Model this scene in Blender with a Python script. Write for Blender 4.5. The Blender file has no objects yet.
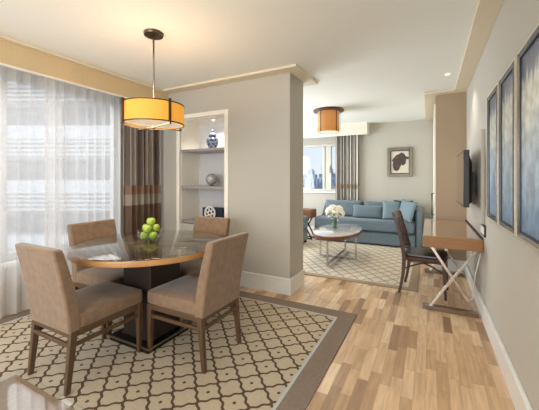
import bpy, bmesh, math, random
from mathutils import Vector, Matrix
random.seed(7)
S = bpy.context.scene
COL = S.collection
R = math.radians
PI = math.pi

# ------------------------------------------------------------------ camera
cam_d = bpy.data.cameras.new('camera')
cam = bpy.data.objects.new('camera', cam_d)
COL.objects.link(cam)
cam.location = (0, 0, 1.32)
cam.rotation_euler = (R(90), 0, math.atan((430 - 269.5) / 305))
cam_d.sensor_width = 36
cam_d.lens = 36 * 305 / 539
cam_d.shift_y = (180 - 205) / 539
cam_d.clip_start = 0.05
cam_d.clip_end = 600
S.camera = cam

# ------------------------------------------------------------------ exposure, world
S.view_settings.view_transform = 'Standard'
S.view_settings.look = 'None'
S.view_settings.gamma = 1
S.view_settings.use_curve_mapping = False
S.view_settings.exposure = 0.25
S.cycles.max_bounces = 10
S.cycles.diffuse_bounces = 6
S.cycles.transparent_max_bounces = 16
S.cycles.sample_clamp_indirect = 4.0
S.cycles.caustics_reflective = False
S.cycles.caustics_refractive = False
S.cycles.use_denoising = True

W = bpy.data.worlds.new('sky')
S.world = W
W.use_nodes = True
nt = W.node_tree
bg = nt.nodes['Background']
tc = nt.nodes.new('ShaderNodeTexCoord')
sx = nt.nodes.new('ShaderNodeSeparateXYZ')
rp = nt.nodes.new('ShaderNodeValToRGB')
nt.links.new(tc.outputs['Generated'], sx.inputs[0])
nt.links.new(sx.outputs['Z'], rp.inputs[0])
nt.links.new(rp.outputs[0], bg.inputs['Color'])
rp.color_ramp.elements[0].position = 0.0
rp.color_ramp.elements[0].color = (0.86, 0.93, 1.0, 1)
rp.color_ramp.elements[1].position = 0.6
rp.color_ramp.elements[1].color = (0.55, 0.74, 1.0, 1)
bg.inputs['Strength'].default_value = 0.9

def area(name, loc, rot, sx_, sy_, power, color):
    d = bpy.data.lights.new(name, 'AREA')
    d.shape = 'RECTANGLE'
    d.size = sx_
    d.size_y = sy_
    d.energy = power
    d.color = color
    o = bpy.data.objects.new(name, d)
    o.location = loc
    o.rotation_euler = rot
    COL.objects.link(o)
    return o
# added fill lights, unseen: at the living room side, and behind the camera
area('fill_living_side', (-3.62, 5.3, 1.35), (0, R(-102), 0), 1.6, 2.2, 95, (0.92, 0.96, 1.0))
area('fill_rear', (-1.4, -2.38, 1.4), (R(104), 0, 0), 3.2, 1.7, 120, (0.98, 0.98, 1.0))
# daylight on the dining window, from the open sky outside it
area('daylight_dining_window', (-5.3, 1.2, 3.9), (0, R(-62), 0), 2.4, 5.0, 260, (1.0, 0.99, 0.96))

# ------------------------------------------------------------------ helpers
def lin(c):
    return tuple(((v / 255) / 12.92 if v / 255 <= 0.04045 else ((v / 255 + 0.055) / 1.055) ** 2.4) for v in c) + (1,)

def N(nt, t, **kw):
    n = nt.nodes.new(t)
    for k, v in kw.items():
        setattr(n, k, v)
    return n

def mat(name, rgb, rough=0.6, metal=0.0, vary=0.06, scale=30, bump=0.0, spec=0.5, coat=0.0, stretch=(1, 1, 1), sheen=0.0):
    m = bpy.data.materials.new(name)
    m.use_nodes = True
    t = m.node_tree
    b = t.nodes['Principled BSDF']
    b.inputs['Roughness'].default_value = rough
    b.inputs['Metallic'].default_value = metal
    b.inputs['Specular IOR Level'].default_value = spec
    b.inputs['Coat Weight'].default_value = coat
    b.inputs['Coat Roughness'].default_value = 0.04
    b.inputs['Sheen Weight'].default_value = sheen
    co = N(t, 'ShaderNodeTexCoord')
    mp = N(t, 'ShaderNodeMapping')
    mp.inputs['Scale'].default_value = stretch
    no = N(t, 'ShaderNodeTexNoise')
    no.inputs['Scale'].default_value = scale
    no.inputs['Detail'].default_value = 4
    t.links.new(co.outputs['Object'], mp.inputs[0])
    t.links.new(mp.outputs[0], no.inputs['Vector'])
    r = N(t, 'ShaderNodeValToRGB')
    c = lin(rgb)
    r.color_ramp.elements[0].position = 0.3
    r.color_ramp.elements[1].position = 0.7
    r.color_ramp.elements[0].color = tuple(max(0, v * (1 - vary)) for v in c[:3]) + (1,)
    r.color_ramp.elements[1].color = tuple(min(1, v * (1 + vary)) for v in c[:3]) + (1,)
    t.links.new(no.outputs['Fac'], r.inputs[0])
    t.links.new(r.outputs[0], b.inputs['Base Color'])
    if bump:
        bp = N(t, 'ShaderNodeBump')
        bp.inputs['Strength'].default_value = bump
        bp.inputs['Distance'].default_value = 0.003
        t.links.new(no.outputs['Fac'], bp.inputs['Height'])
        t.links.new(bp.outputs[0], b.inputs['Normal'])
    return m

def math_node(t, op, a, b=None, c=None):
    n = N(t, 'ShaderNodeMath', operation=op)
    for i, v in enumerate((a, b, c)):
        if v is None:
            continue
        if isinstance(v, (int, float)):
            n.inputs[i].default_value = v
        else:
            t.links.new(v, n.inputs[i])
    return n.outputs[0]

def mix(t, fac, a, b):
    n = N(t, 'ShaderNodeMix', data_type='RGBA')
    for i, v in ((0, fac), (6, a), (7, b)):
        if isinstance(v, tuple):
            n.inputs[i].default_value = v
        elif isinstance(v, (int, float)):
            n.inputs[i].default_value = v
        else:
            t.links.new(v, n.inputs[i])
    return n.outputs[2]

# geometry
def box(bm, x0, x1, y0, y1, z0, z1, M=None):
    vs = [bm.verts.new(Vector((x, y, z)) if M is None else M @ Vector((x, y, z)))
          for x, y, z in ((x0, y0, z0), (x1, y0, z0), (x1, y1, z0), (x0, y1, z0), (x0, y0, z1), (x1, y0, z1), (x1, y1, z1), (x0, y1, z1))]
    for f in ((0, 3, 2, 1), (4, 5, 6, 7), (0, 1, 5, 4), (1, 2, 6, 5), (2, 3, 7, 6), (3, 0, 4, 7)):
        bm.faces.new([vs[i] for i in f])
    return bm

def Bx(*a, **k):
    return box(bmesh.new(), *a, **k)

def loft(bm, rings, closed=True, cap=True):
    L = [[bm.verts.new(Vector(p)) for p in r] for r in rings]
    n = len(L[0])
    for a, b in zip(L, L[1:]):
        for i in range(n if closed else n - 1):
            j = (i + 1) % n
            bm.faces.new((a[i], a[j], b[j], b[i]))
    if cap:
        bm.faces.new(list(reversed(L[0])))
        bm.faces.new(L[-1])
    return bm

def tapered(bm, p0, p1, s0, s1):
    """bar with rectangular section s=(wx, wy) between two points, section kept level"""
    rings = []
    for p, s in ((p0, s0), (p1, s1)):
        rings.append([(p[0] + a * s[0] / 2, p[1] + b * s[1] / 2, p[2]) for a, b in ((-1, -1), (1, -1), (1, 1), (-1, 1))])
    return loft(bm, rings)

def barpath(bm, pts, w, d):
    """bar through several points, section level"""
    return loft(bm, [[(p[0] + a * w / 2, p[1] + b * d / 2, p[2]) for a, b in ((-1, -1), (1, -1), (1, 1), (-1, 1))] for p in pts])

def tube(bm, pts, r, n=10, r1=None):
    pts = [Vector(p) for p in pts]
    rings = []
    for i, p in enumerate(pts):
        d = (pts[min(i + 1, len(pts) - 1)] - pts[max(i - 1, 0)]).normalized()
        a = d.cross(Vector((0, 0, 1)))
        if a.length < 1e-3:
            a = d.cross(Vector((1, 0, 0)))
        a.normalize()
        b = d.cross(a)
        rr = r if r1 is None else r + (r1 - r) * i / (len(pts) - 1)
        rings.append([p + a * math.cos(k * 2 * PI / n) * rr + b * math.sin(k * 2 * PI / n) * rr for k in range(n)])
    return loft(bm, rings)

def lathe(bm, prof, n=40, sx=1.0, sy=1.0, c=(0, 0, 0), cap=True):
    rings = [[(c[0] + r * sx * math.cos(k * 2 * PI / n), c[1] + r * sy * math.sin(k * 2 * PI / n), c[2] + z) for k in range(n)] for r, z in prof]
    return loft(bm, rings, cap=cap)

def Lt(prof, **k):
    return lathe(bmesh.new(), prof, **k)

def pillow(bm, w, h, t, M=None, n=16, p=4.0):
    """soft cushion lying in XZ, thickness along Y"""
    g = {}
    for side in (1, -1):
        for i in range(n + 1):
            for j in range(n + 1):
                x = -1 + 2 * i / n
                z = -1 + 2 * j / n
                e = max(0, (1 - abs(x) ** p) * (1 - abs(z) ** p))
                pin = 1 - 0.06 * (1 - abs(x)) * abs(z) ** 3 - 0.0
                pin2 = 1 - 0.06 * (1 - abs(z)) * abs(x) ** 3
                edge = i in (0, n) or j in (0, n)
                if edge and side == -1:
                    g[(side, i, j)] = g[(1, i, j)]
                    continue
                v = Vector((x * w / 2 * pin2, side * t / 2 * e ** 0.55, z * h / 2 * pin))
                if M is not None:
                    v = M @ v
                g[(side, i, j)] = bm.verts.new(v)
    for side in (1, -1):
        for i in range(n):
            for j in range(n):
                q = [g[(side, i, j)], g[(side, i + 1, j)], g[(side, i + 1, j + 1)], g[(side, i, j + 1)]]
                if side == 1:
                    q.reverse()
                bm.faces.new(q)
    return bm

def finish(o, smooth=False, bevel=0, seg=2, sub=0):
    if bevel:
        m = o.modifiers.new('bevel', 'BEVEL')
        m.width = bevel
        m.segments = seg
        m.limit_method = 'ANGLE'
        m.angle_limit = R(40)
    if sub:
        m = o.modifiers.new('subsurf', 'SUBSURF')
        m.levels = sub
        m.render_levels = sub
    if smooth or bevel:
        for p in o.data.polygons:
            p.use_smooth = True
        if not smooth or smooth == 'auto':
            try:
                o.data.set_sharp_from_angle(angle=R(35))
            except Exception:
                pass

def part(name, bm, m, parent=None, smooth=False, bevel=0, seg=2, sub=0, loc=None):
    bmesh.ops.recalc_face_normals(bm, faces=bm.faces)
    me = bpy.data.meshes.new(name)
    bm.to_mesh(me)
    bm.free()
    o = bpy.data.objects.new(name, me)
    COL.objects.link(o)
    me.materials.append(m)
    if parent is not None:
        o.parent = parent
    if loc is not None:
        o.location = loc
    finish(o, smooth, bevel, seg, sub)
    return o

def structure(name, bm, m, parent=None, **k):
    o = part(name, bm, m, parent, **k)
    if parent is None:
        o['kind'] = 'structure'
    return o

def tag(o, label, cat, group=None):
    o['label'] = label
    o['category'] = cat
    if group:
        o['group'] = group
    return o

def thing(name, label, cat, loc=(0, 0, 0), rz=0, group=None):
    o = bpy.data.objects.new(name, None)
    o.empty_display_size = 0.1
    COL.objects.link(o)
    o.location = loc
    o.rotation_euler = (0, 0, rz)
    return tag(o, label, cat, group)

def dup(root, loc, rz, label, group=None):
    def cp(o, parent):
        c = o.copy()
        COL.objects.link(c)
        c.parent = parent
        for ch in o.children:
            cp(ch, c)
        return c
    r = cp(root, None)
    r.location = loc
    r.rotation_euler = (0, 0, rz)
    r['label'] = label
    if group:
        r['group'] = group
    return r

# ------------------------------------------------------------------ materials
M_wall = mat('wallpaper_taupe', (184, 180, 169), 0.75, vary=0.03, scale=180, bump=0.15, stretch=(1, 1, 0.15))
M_ceil = mat('ceiling_paint', (236, 238, 232), 0.8, vary=0.01)
M_crown = mat('crown_cream_paint', (222, 212, 188), 0.55, vary=0.02)
M_val = mat('valance_cream_fabric', (203, 185, 148), 0.7, vary=0.03)
M_white = mat('trim_white_paint', (226, 226, 222), 0.4, vary=0.02)
M_cream = mat('cream_lacquer', (242, 237, 224), 0.4, vary=0.02)
M_nback = mat('niche_back_paper', (205, 203, 204), 0.7, vary=0.06, scale=120)
M_chair = mat('taupe_suede', (127, 102, 78), 0.85, vary=0.16, scale=22, bump=0.25, sheen=0.3)
M_cleg = mat('walnut_stained_wood', (88, 66, 46), 0.4, vary=0.2, scale=14, stretch=(6, 6, 1))
M_dark = mat('espresso_veneer', (46, 29, 22), 0.6, vary=0.25, scale=9, stretch=(8, 8, 1))
M_rail = mat('polished_rail_wood', (112, 88, 68), 0.2, vary=0.15, scale=8, coat=0.6)
M_black = mat('black_lacquer', (18, 15, 14), 0.25, vary=0.1)
M_chrome = mat('polished_chrome', (205, 200, 195), 0.12, metal=1.0, vary=0.02)
M_bronze = mat('bronze_metal', (96, 82, 66), 0.32, metal=0.9, vary=0.05)
M_nickel = mat('brushed_nickel', (170, 160, 142), 0.28, metal=1.0, vary=0.04)
M_sofa = mat('blue_chenille', (94, 110, 120), 0.9, vary=0.14, scale=60, bump=0.3, sheen=0.3)
M_sofa_d = mat('slate_piping', (30, 44, 56), 0.9, vary=0.05)
M_pil_l = mat('pale_blue_linen', (118, 140, 150), 0.9, vary=0.08, scale=60, bump=0.2)
M_pil_d = mat('deep_teal_velvet', (52, 70, 82), 0.85, vary=0.1, scale=60, bump=0.2)
M_desk = mat('honey_oak', (148, 106, 60), 0.35, vary=0.18, scale=7, stretch=(1.2, 1, 9))
M_desktop = mat('desk_top_veneer', (158, 122, 86), 0.14, vary=0.12, scale=6, stretch=(9, 1, 1), coat=0.8)
M_leather = mat('black_leather', (42, 38, 40), 0.32, vary=0.1, scale=40, bump=0.1)
M_cwood = mat('dark_mahogany', (74, 50, 40), 0.3, vary=0.2, scale=12, stretch=(6, 6, 1))
M_tv = mat('tv_black_plastic', (14, 14, 15), 0.35, vary=0.05)
M_screen = mat('tv_screen', (24, 22, 22), 0.08, vary=0.02, coat=1.0)
M_marble = mat('coffee_table_stone', (196, 190, 186), 0.1, vary=0.12, scale=5, coat=1.0)
M_twood = mat('reddish_walnut', (116, 74, 50), 0.3, vary=0.2, scale=12)
M_side = mat('side_table_oak', (124, 82, 50), 0.4, vary=0.15, scale=10)
M_apple = mat('green_apple_skin', (164, 186, 72), 0.28, vary=0.12, scale=12)
M_stem = mat('apple_stem', (84, 62, 36), 0.7)
M_petal = mat('white_petals', (246, 244, 232), 0.7, vary=0.03)
M_leaf = mat('dark_green_leaf', (62, 92, 44), 0.5, vary=0.2)
M_plate = mat('outlet_white_plastic', (232, 230, 224), 0.35, vary=0.01)
M_slot = mat('dark_plastic', (40, 38, 36), 0.5)
M_shelf = mat('shelf_grey_lacquer', (150, 146, 140), 0.3, vary=0.04)
M_sphere = mat('silver_grey_lattice', (172, 172, 170), 0.35, metal=0.3, vary=0.5, scale=45)
M_disc = mat('white_ceramic', (230, 228, 222), 0.3, vary=0.02)
M_navy = mat('navy_cloth', (40, 50, 66), 0.6, vary=0.1)
M_frame_s = mat('silver_leaf_frame', (142, 142, 144), 0.25, metal=0.8, vary=0.1)
M_frame_c = mat('champagne_frame', (206, 198, 176), 0.35, metal=0.5, vary=0.06)
M_frame_d = mat('frame_dark_inner', (32, 32, 40), 0.35, vary=0.05)
M_matb = mat('picture_mat_cream', (214, 206, 190), 0.8, vary=0.05, scale=40)
M_motif = mat('picture_motif_umber', (78, 66, 62), 0.8, vary=0.5, scale=28)
M_winf = mat('window_aluminium', (196, 194, 184), 0.4, vary=0.03)
M_lowwood = mat('low_table_wood', (128, 100, 78), 0.45, vary=0.12, scale=7, stretch=(9, 1, 1))

def glass_mat(name, tint=(0.95, 0.97, 0.96), rough=0.01, ior=1.45):
    m = bpy.data.materials.new(name)
    m.use_nodes = True
    t = m.node_tree
    t.nodes.remove(t.nodes['Principled BSDF'])
    out = t.nodes['Material Output']
    tr = N(t, 'ShaderNodeBsdfTransparent')
    tr.inputs[0].default_value = tint + (1,)
    gl = N(t, 'ShaderNodeBsdfGlossy')
    gl.inputs['Roughness'].default_value = rough
    # Schlick reflectance, the same from both sides of the sheet
    ge = N(t, 'ShaderNodeNewGeometry')
    dp = N(t, 'ShaderNodeVectorMath', operation='DOT_PRODUCT')
    t.links.new(ge.outputs['Incoming'], dp.inputs[0])
    t.links.new(ge.outputs['Normal'], dp.inputs[1])
    k = math_node(t, 'SUBTRACT', 1.0, math_node(t, 'ABSOLUTE', dp.outputs['Value']))
    f0 = ((ior - 1) / (ior + 1)) ** 2
    fac = math_node(t, 'MULTIPLY_ADD', math_node(t, 'POWER', k, 5.0), 1 - f0, f0)
    mx = N(t, 'ShaderNodeMixShader')
    t.links.new(fac, mx.inputs[0])
    t.links.new(tr.outputs[0], mx.inputs[1])
    t.links.new(gl.outputs[0], mx.inputs[2])
    t.links.new(mx.outputs[0], out.inputs[0])
    return m
M_glass = glass_mat('clear_glass')
M_tglass = glass_mat('table_glass', (0.93, 0.96, 0.94), ior=1.9)
M_pane = glass_mat('window_glass', (0.97, 0.98, 1.0))

def sheer_mat():
    m = bpy.data.materials.new('sheer_voile')
    m.use_nodes = True
    t = m.node_tree
    t.nodes.remove(t.nodes['Principled BSDF'])
    out = t.nodes['Material Output']
    tr = N(t, 'ShaderNodeBsdfTransparent')
    tl = N(t, 'ShaderNodeBsdfTranslucent')
    df = N(t, 'ShaderNodeBsdfDiffuse')
    c = lin((240, 238, 236))
    tl.inputs[0].default_value = c
    df.inputs[0].default_value = c
    m1 = N(t, 'ShaderNodeMixShader')
    m1.inputs[0].default_value = 0.45
    t.links.new(tl.outputs[0], m1.inputs[1])
    t.links.new(df.outputs[0], m1.inputs[2])
    m2 = N(t, 'ShaderNodeMixShader')
    lw = N(t, 'ShaderNodeLayerWeight')
    lw.inputs['Blend'].default_value = 0.35
    # cloth seen edge-on is denser
    f = math_node(t, 'MULTIPLY_ADD', lw.outputs['Facing'], 0.32, 0.58)
    t.links.new(f, m2.inputs[0])
    t.links.new(tr.outputs[0], m2.inputs[1])
    t.links.new(m1.outputs[0], m2.inputs[2])
    t.links.new(m2.outputs[0], out.inputs[0])
    return m
M_sheer = sheer_mat()

def drape_mat(name, base, stripe, bands, sw):
    """striped drapery: vertical woven stripes, plus horizontal bands (z0, z1, colour)"""
    m = bpy.data.materials.new(name)
    m.use_nodes = True
    t = m.node_tree
    b = t.nodes['Principled BSDF']
    b.inputs['Roughness'].default_value = 0.85
    b.inputs['Specular IOR Level'].default_value = 0.2
    uv = N(t, 'ShaderNodeUVMap')
    s = N(t, 'ShaderNodeSeparateXYZ')
    t.links.new(uv.outputs[0], s.inputs[0])
    u = math_node(t, 'MULTIPLY', s.outputs['X'], 1 / sw)
    fr = math_node(t, 'FRACT', u)
    st = math_node(t, 'LESS_THAN', fr, 0.3)
    col = mix(t, st, lin(base), lin(stripe))
    for z0, z1, c in bands:
        k = math_node(t, 'MULTIPLY', math_node(t, 'GREATER_THAN', s.outputs['Y'], z0), math_node(t, 'LESS_THAN', s.outputs['Y'], z1))
        col = mix(t, k, col, lin(c))
    t.links.new(col, b.inputs['Base Color'])
    return m
M_drape = drape_mat('taupe_striped_drape', (104, 93, 88), (178, 168, 160), [(0.0, 0.99, (104, 84, 72)), (1.13, 1.25, (132, 106, 90)), (0.99, 1.13, (150, 140, 130))], 0.12)
M_drape2 = drape_mat('grey_striped_drape', (136, 132, 127), (212, 208, 200), [(1.12, 1.22, (150, 132, 118))], 0.09)

def shade_mat(name, rgb, glow, transl=0.5):
    m = bpy.data.materials.new(name)
    m.use_nodes = True
    t = m.node_tree
    b = t.nodes['Principled BSDF']
    no = N(t, 'ShaderNodeTexNoise')
    no.inputs['Scale'].default_value = 40
    co = N(t, 'ShaderNodeTexCoord')
    t.links.new(co.outputs['Object'], no.inputs['Vector'])
    c = lin(rgb)
    col = mix(t, no.outputs['Fac'], tuple(v * 0.9 for v in c[:3]) + (1,), c)
    t.links.new(col, b.inputs['Base Color'])
    t.links.new(col, b.inputs['Emission Color'])
    b.inputs['Emission Strength'].default_value = glow
    b.inputs['Roughness'].default_value = 0.7
    return m
M_shade = shade_mat('amber_fabric_shade', (228, 160, 62), 0.52)
M_shade2 = shade_mat('orange_fabric_shade', (206, 132, 62), 0.40)
M_diff = shade_mat('frosted_diffuser', (250, 232, 205), 0.35)
M_bulb = shade_mat('downlight_lens', (255, 240, 214), 6.0)

def floor_mat():
    m = bpy.data.materials.new('strip_parquet')
    m.use_nodes = True
    t = m.node_tree
    b = t.nodes['Principled BSDF']
    co = N(t, 'ShaderNodeTexCoord')
    s = N(t, 'ShaderNodeSeparateXYZ')
    t.links.new(co.outputs['Object'], s.inputs[0])
    px = math_node(t, 'DIVIDE', math_node(t, 'ADD', s.outputs['X'], 10.002), 0.0665)
    ci = math_node(t, 'FLOOR', px)
    w1 = N(t, 'ShaderNodeTexWhiteNoise', noise_dimensions='1D')
    t.links.new(ci, w1.inputs['W'])
    w3 = N(t, 'ShaderNodeTexWhiteNoise', noise_dimensions='1D')
    t.links.new(math_node(t, 'ADD', ci, 0.5), w3.inputs['W'])
    ln = math_node(t, 'MULTIPLY_ADD', w3.outputs['Value'], 0.20, 0.26)
    py = math_node(t, 'ADD', math_node(t, 'DIVIDE', s.outputs['Y'], ln), math_node(t, 'MULTIPLY', w1.outputs['Value'], 7.0))
    ri = math_node(t, 'FLOOR', py)
    cb = N(t, 'ShaderNodeCombineXYZ')
    t.links.new(ci, cb.inputs[0])
    t.links.new(ri, cb.inputs[1])
    w2 = N(t, 'ShaderNodeTexWhiteNoise', noise_dimensions='2D')
    t.links.new(cb.outputs[0], w2.inputs['Vector'])
    rr = N(t, 'ShaderNodeValToRGB')
    els = rr.color_ramp.elements
    els[0].position = 0.0
    els[0].color = lin((146, 116, 86))
    els[1].position = 1.0
    els[1].color = lin((220, 197, 162))
    for p, c in ((0.08, (164, 130, 98)), (0.16, (186, 152, 116)), (0.5, (204, 171, 134)), (0.8, (213, 182, 146))):
        e = els.new(p)
        e.color = lin(c)
    t.links.new(w2.outputs['Value'], rr.inputs[0])
    # grain, shifted per plank
    mp = N(t, 'ShaderNodeVectorMath', operation='MULTIPLY_ADD')
    t.links.new(co.outputs['Object'], mp.inputs[0])
    mp.inputs[1].default_value = (34, 3.2, 1)
    t.links.new(w2.outputs['Color'], mp.inputs[2])
    sc = N(t, 'ShaderNodeVectorMath', operation='MULTIPLY_ADD')
    t.links.new(w2.outputs['Color'], sc.inputs[0])
    sc.inputs[1].default_value = (20, 20, 20)
    t.links.new(mp.outputs[0], sc.inputs[2])
    no = N(t, 'ShaderNodeTexNoise')
    no.inputs['Scale'].default_value = 1.0
    no.inputs['Detail'].default_value = 5
    no.inputs['Distortion'].default_value = 0.6
    t.links.new(sc.outputs[0], no.inputs['Vector'])
    g = N(t, 'ShaderNodeMapRange')
    g.inputs['From Min'].default_value = 0.3
    g.inputs['From Max'].default_value = 0.7
    g.inputs['To Min'].default_value = 0.78
    g.inputs['To Max'].default_value = 1.13
    t.links.new(no.outputs['Fac'], g.inputs[0])
    mul = N(t, 'ShaderNodeVectorMath', operation='SCALE')
    t.links.new(rr.outputs[0], mul.inputs[0])
    t.links.new(g.outputs[0], mul.inputs['Scale'])
    # joints
    fx = math_node(t, 'FRACT', px)
    fy = math_node(t, 'FRACT', py)
    ex = math_node(t, 'LESS_THAN', fx, 0.025)
    ey = math_node(t, 'LESS_THAN', fy, 0.007)
    e = math_node(t, 'MAXIMUM', ex, ey)
    col = mix(t, math_node(t, 'MULTIPLY', e, 0.5), mul.outputs[0], lin((112, 82, 56)))
    t.links.new(col, b.inputs['Base Color'])
    b.inputs['Roughness'].default_value = 0.32
    b.inputs['Specular IOR Level'].default_value = 0.5
    return m

def rug_mat(name, x0, x1, y0, y1, ox, oy, px, py, base, line, border, stripe, bw, lw=0.05, dots=True):
    m = bpy.data.materials.new(name)
    m.use_nodes = True
    t = m.node_tree
    b = t.nodes['Principled BSDF']
    b.inputs['Roughness'].default_value = 0.95
    b.inputs['Specular IOR Level'].default_value = 0.1
    co = N(t, 'ShaderNodeTexCoord')
    s = N(t, 'ShaderNodeSeparateXYZ')
    t.links.new(co.outputs['Object'], s.inputs[0])
    X, Y = s.outputs['X'], s.outputs['Y']
    X1 = math_node(t, 'DIVIDE', math_node(t, 'SUBTRACT', X, ox), px)
    Y1 = math_node(t, 'DIVIDE', math_node(t, 'SUBTRACT', Y, oy), py)
    U = math_node(t, 'ADD', X1, Y1)
    V = math_node(t, 'SUBTRACT', X1, Y1)
    def wob(a, o):
        s1 = math_node(t, 'MULTIPLY', math_node(t, 'SINE', math_node(t, 'MULTIPLY', o, 2 * PI * 2)), 0.035)
        return math_node(t, 'ADD', a, s1)
    def line_d(a):
        f = math_node(t, 'FRACT', a)
        return math_node(t, 'ABSOLUTE', math_node(t, 'SUBTRACT', f, 0.5))
    du = line_d(wob(U, V))
    dv = line_d(wob(V, U))
    d = math_node(t, 'MINIMUM', du, dv)
    ln = math_node(t, 'LESS_THAN', d, lw)
    no = N(t, 'ShaderNodeTexNoise')
    no.inputs['Scale'].default_value = 70
    no.inputs['Detail'].default_value = 3
    t.links.new(co.outputs['Object'], no.inputs['Vector'])
    bl = lin(base)
    bcol = mix(t, no.outputs['Fac'], tuple(v * 0.82 for v in bl[:3]) + (1,), tuple(min(1, v * 1.14) for v in bl[:3]) + (1,))
    col = mix(t, ln, bcol, lin(line))
    if dots:
        fx = math_node(t, 'SUBTRACT', math_node(t, 'FRACT', math_node(t, 'ADD', X1, 0.5)), 0.5)
        fy = math_node(t, 'SUBTRACT', math_node(t, 'FRACT', math_node(t, 'ADD', Y1, 0.5)), 0.5)
        r2 = math_node(t, 'ADD', math_node(t, 'MULTIPLY', fx, fx), math_node(t, 'MULTIPLY', fy, fy))
        dt = math_node(t, 'LESS_THAN', r2, 0.0032)
        col = mix(t, dt, col, lin(line))
    # distance to the rug edge
    e = math_node(t, 'MINIMUM', math_node(t, 'MINIMUM', math_node(t, 'SUBTRACT', X, x0), math_node(t, 'SUBTRACT', x1, X)),
                  math_node(t, 'MINIMUM', math_node(t, 'SUBTRACT', Y, y0), math_node(t, 'SUBTRACT', y1, Y)))
    bd = lin(border)
    bcol2 = mix(t, no.outputs['Fac'], tuple(v * 0.75 for v in bd[:3]) + (1,), tuple(min(1, v * 1.25) for v in bd[:3]) + (1,))
    col = mix(t, math_node(t, 'LESS_THAN', e, bw + 0.022), col, lin(stripe))
    col = mix(t, math_node(t, 'LESS_THAN', e, bw), col, bcol2)
    t.links.new(col, b.inputs['Base Color'])
    bp = N(t, 'ShaderNodeBump')
    bp.inputs['Strength'].default_value = 0.4
    bp.inputs['Distance'].default_value = 0.004
    t.links.new(no.outputs['Fac'], bp.inputs['Height'])
    t.links.new(bp.outputs[0], b.inputs['Normal'])
    return m

# ------------------------------------------------------------------ room shell
XL, XR, YB, YN, YF, ZC = -3.75, 0.45, -2.6, 3.2, 7.12, 2.58   # window wall, right wall, rear, partition, far wall, ceiling
structure('floor', Bx(XL - 0.2, XR + 0.2, YB - 0.2, YF + 0.2, -0.12, 0), floor_mat())
structure('ceiling', Bx(XL - 0.2, XR + 0.2, YB - 0.2, YF + 0.2, ZC, ZC + 0.12), M_ceil)
structure('wall_right', Bx(XR, XR + 0.12, YB, YF, 0, ZC), M_wall)
# rear wall behind the camera, with an invented window opening for fill light
bm = bmesh.new()
box(bm, XL, -3.1, YB - 0.12, YB, 0, ZC); box(bm, 0.3, XR, YB - 0.12, YB, 0, ZC)
box(bm, -3.1, 0.3, YB - 0.12, YB, 0, 0.5); box(bm, -3.1, 0.3, YB - 0.12, YB, 2.45, ZC)
structure('wall_rear', bm, M_wall)
# window wall (left): dining window y -1.0..2.75, assumed unseen living window y 4.2..6.6
bm = bmesh.new()
x0, x1 = XL - 0.2, XL
box(bm, x0, x1, YB, -1.0, 0, ZC)
box(bm, x0, x1, -1.0, 2.75, 0, 0.5)
box(bm, x0, x1, -1.0, 2.75, 2.42, ZC)
box(bm, x0, x1, 2.75, 4.2, 0, ZC)
box(bm, x0, x1, 4.2, 6.6, 0, 0.5)
box(bm, x0, x1, 4.2, 6.6, 2.42, ZC)
box(bm, x0, x1, 6.6, YF, 0, ZC)
structure('wall_left', bm, M_wall)

def window(name, frames, panes, parent_box=None, sill=None):
    bmf = bmesh.new()
    for f in frames:
        box(bmf, *f)
    w = structure(name, bmf, M_winf, bevel=0.006)
    for p in panes:
        part('pane', Bx(*p), M_pane, w)
    if sill:
        part('window_sill', Bx(*sill), M_white, w, bevel=0.008)
    return w

# dining window, 3 lights
fr = [(XL - 0.14, XL - 0.06, -1.0, 2.75, 0.5, 0.57), (XL - 0.14, XL - 0.06, -1.0, 2.75, 2.35, 2.42)]
for y in (-1.0, 0.22, 1.45, 2.69):
    fr.append((XL - 0.14, XL - 0.06, y, y + 0.06, 0.57, 2.35))
pn = [(XL - 0.105, XL - 0.097, a + 0.06, b, 0.57, 2.35) for a, b in ((-1.0, 0.22), (0.22, 1.45), (1.45, 2.69))]
window('window_1', fr, pn, sill=(XL - 0.06, XL + 0.08, -1.0, 2.75, 0.46, 0.5))
fr = [(XL - 0.14, XL - 0.06, 4.2, 6.6, 0.5, 0.57), (XL - 0.14, XL - 0.06, 4.2, 6.6, 2.35, 2.42)]
for y in (4.2, 5.37, 6.54):
    fr.append((XL - 0.14, XL - 0.06, y, y + 0.06, 0.57, 2.35))
pn = [(XL - 0.105, XL - 0.097, a + 0.06, b, 0.57, 2.35) for a, b in ((4.2, 5.37), (5.37, 6.54))]
window('window_2', fr, pn)

# partition between dining and living, with the display niche
bm = bmesh.new()
NX0, NX1, NZ0, NZ1, NY = -3.10, -2.33, 0.72, 2.165, 3.60
PY1, PX1 = 3.615, -1.42
box(bm, XL, NX0, YN, PY1 + 0.05, 0, ZC)
box(bm, NX1, PX1, YN, PY1, 0, ZC)
box(bm, NX0, NX1, YN, PY1, NZ1, ZC)
box(bm, NX0, NX1, YN, PY1, 0, NZ0)
box(bm, NX0, NX1, NY, PY1 + 0.05, NZ0, NZ1)
structure('wall_partition', bm, M_wall)
bm = bmesh.new()   # niche lining
box(bm, NX0, NX0 + 0.012, YN + 0.01, NY, NZ0, NZ1)
box(bm, NX1 - 0.012, NX1, YN + 0.01, NY, NZ0, NZ1)
box(bm, NX0 + 0.012, NX1 - 0.012, YN + 0.01, NY, NZ1 - 0.012, NZ1)
lining = structure('trim_1', bm, M_cream)
part('niche_back', Bx(NX0 + 0.012, NX1 - 0.012, NY - 0.01, NY - 0.002, NZ0, NZ1 - 0.012), M_nback, lining)
bm = bmesh.new()   # niche casing
for a in ((NX0 - 0.055, NX0, NZ0 - 0.62, NZ1 + 0.06), (NX1, NX1 + 0.06, NZ0 - 0.62, NZ1 + 0.06), (NX0, NX1, NZ1, NZ1 + 0.06)):
    box(bm, a[0], a[1], YN - 0.02, YN + 0.015, max(a[2], 0.19) if a[2] < 1 else a[2], a[3])
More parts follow.
